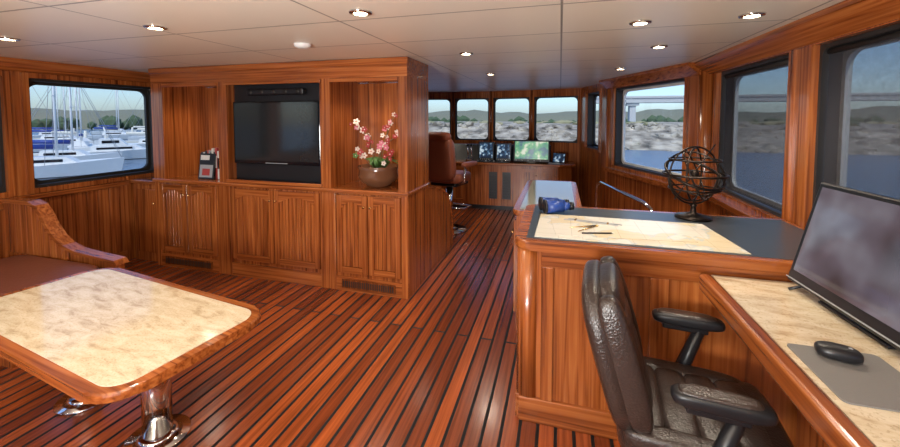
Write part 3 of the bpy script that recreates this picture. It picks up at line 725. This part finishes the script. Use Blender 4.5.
for i in range(0,161):
    a=math.radians(-115+i*1.3); row=[]
    for (d,z) in ((215,-3),(225,1),(245,5),(300,8.0),(360,8.5)):
        nn=noise.noise(Vector((a*6,d*0.02,3)))+0.5*noise.noise(Vector((a*22,d*0.02,9)))
        row.append(t.verts.new((d*math.sin(a),d*math.cos(a),z*(0.75+0.5*nn) if z>0 else z)))
    g.append(row)
for i in range(160):
    for j in range(4): t.faces.new((g[i][j],g[i+1][j],g[i+1][j+1],g[i][j+1]))
b.add(t,HILL,True); b.done(keep=True)
b=B('tree_line')
for k in range(220):
    a=math.radians(random.uniform(-80,75)); d=random.uniform(196,212) if a<-0.35 else random.uniform(205,214)
    r=random.uniform(1.6,3.2); t=bmesh.new(); bmesh.ops.create_icosphere(t,subdivisions=1,radius=r)
    for v in t.verts: v.co*=random.uniform(0.8,1.15)
    t.transform(T(d*math.sin(a),d*math.cos(a),-2.5+r*0.7)); b.add(t,TREE)
b.done(keep=True)
b=B('road_bridge')
CONC=plain('concrete',(0.55,0.54,0.52),0.8)
b.box(10,330,150,156,7.0,8.6,CONC); b.box(10,330,149.7,150,8.6,9.3,CONC)
for k in range(11): 
    X=25+k*28; b.box(X-1,X+1,151,155,-3,7,CONC); b.box(X-2,X+2,150.5,155.5,6,7,CONC)
b.done(keep=True)
def boat(name,x,y,rot,L=9,sail=True,cover=BLUE):
    b=B(name); t=bmesh.new(); n=14; rows=[]
    for i in range(n+1):
        s=i/n
        w=0.16*L*(1-((max(s,0.4)-0.4)/0.6)**2.2)*(0.85+0.15*min(1,s/0.3))+0.02
        x_=-L/2+L*s; sh=0.95+0.35*s*s
        rows.append([t.verts.new((x_,-w,sh)),t.verts.new((x_-0.25*s,-w*0.75,0.1)),t.verts.new((x_-0.4*s,0,-0.3)),t.verts.new((x_-0.25*s,w*0.75,0.1)),t.verts.new((x_,w,sh))])
    for i in range(n):
        for j in range(4): t.faces.new((rows[i][j],rows[i+1][j],rows[i+1][j+1],rows[i][j+1]))
        t.faces.new((rows[i][0],rows[i][4],rows[i+1][4],rows[i+1][0]))
    t.faces.new(rows[0]); b.add(t,WHITE)
    b.prism([(-L*0.22,1.0),(L*0.2,1.05),(L*0.12,1.55),(-L*0.2,1.65)],-L*0.09,L*0.09,WHITE,'y')
    b.box(-L*0.17,L*0.1,-L*0.092,L*0.092,1.2,1.42,GLOSSB)
    if sail:
        b.cyl((L*0.05,0,1),(L*0.05,0,L*1.25),0.10,WHITE,r1=0.07,seg=8); b.cyl((L*0.05,0,2.2),(-L*0.38,0,2.3),0.07,WHITE,seg=8); b.cyl((L*0.03,0,2.35),(-L*0.36,0,2.45),0.2,cover,seg=10)
        for e in ((L*0.49,0),(-L*0.49,0),(0,L*0.15),(0,-L*0.15)): b.cyl((e[0],e[1],1.0),(L*0.05,0,L*1.22),0.02,GREYP,seg=4)
        b.cyl((L*0.05,-L*0.07,L*0.7),(L*0.05,L*0.07,L*0.7),0.03,WHITE,seg=6)
    else:
        b.prism([(-L*0.15,1.6),(L*0.06,1.6),(L*0.0,2.3),(-L*0.15,2.35)],-L*0.08,L*0.08,WHITE,'y'); b.box(-L*0.13,L*0.0,-L*0.082,L*0.082,1.85,2.15,GLOSSB)
        b.cyl((-L*0.1,0,2.3),(-L*0.12,0,3.6),0.06,WHITE,seg=6)
    b.done(loc=(x,y,WZ),rot=rot)
boat('motor_yacht',-47,31,0.9,11,False)
pos=[(-68,33,1.0,9),(-56,42,0.8,10),(-62,49,0.9,8),(-82,45,0.9,11),(-76,57,0.7,9),(-92,60,0.8,10),(-104,56,1,11),(-98,72,0.9,10),(-120,78,0.6,10),(-38,20,0.9,9),(-95,40,1.2,9),(-60,35,2.6,8),(-44,24.5,0.8,8),(-70,40,0.3,9)]
for i,(x,y,r,L) in enumerate(pos): boat('sailboat',x,y,r,L,True,[BLUE,CURT,BLUE][i%3])
b=B('floating_dock')
for (x,y) in ((-60,26),(-84,38),(-108,50)):
    b.M=T(x,y,WZ)@RZ(50); b.box(-2,60,-1,1,0.0,0.5,CURT)
    for k in range(6): b.cyl((k*10,1.1,-0.5),(k*10,1.1,2.4),0.2,CURT,seg=8)
b.done(keep=True)

# ---------------------------------------------------------------- world / sun
w=bpy.data.worlds.new('sky'); sc.world=w; w.use_nodes=True; nt=w.node_tree
sky=N(nt,'ShaderNodeTexSky'); 
try:
    sky.sky_type='NISHITA'; sky.sun_disc=False; sky.sun_elevation=math.radians(50); sky.sun_rotation=math.radians(200)
except Exception as e: print(e)
mx=N(nt,'ShaderNodeMix',data_type='RGBA',blend_type='MULTIPLY'); mx.inputs[0].default_value=1.0; mx.inputs[7].default_value=(0.74,0.89,1.15,1)
nt.links.new(sky.outputs[0],mx.inputs[6])
nt.links.new(mx.outputs[2],nt.nodes['Background'].inputs[0]); nt.nodes['Background'].inputs[1].default_value=0.18
sd=bpy.data.lights.new('sun','SUN'); sd.energy=2.6; sd.angle=0.01; sd.color=(1,0.96,0.9)
so=bpy.data.objects.new('sun',sd); so.rotation_euler=(math.radians(38),0,math.radians(15)); so.location=(0,-5,30); sc.collection.objects.link(so)

# ---------------------------------------------------------------- camera
cd=bpy.data.cameras.new('camera'); cam=bpy.data.objects.new('camera',cd); sc.collection.objects.link(cam); sc.camera=cam
f=385.0; cd.sensor_fit='HORIZONTAL'; cd.sensor_width=36; cd.lens=36*f/900
th=3.0; p=118+f*math.tan(math.radians(th))
cd.shift_y=-(223.5-p)/900.0
cam.location=(0,0,1.58); cam.rotation_euler=(math.radians(90-th),0,math.radians(15.95)); cd.clip_start=0.05; cd.clip_end=1500
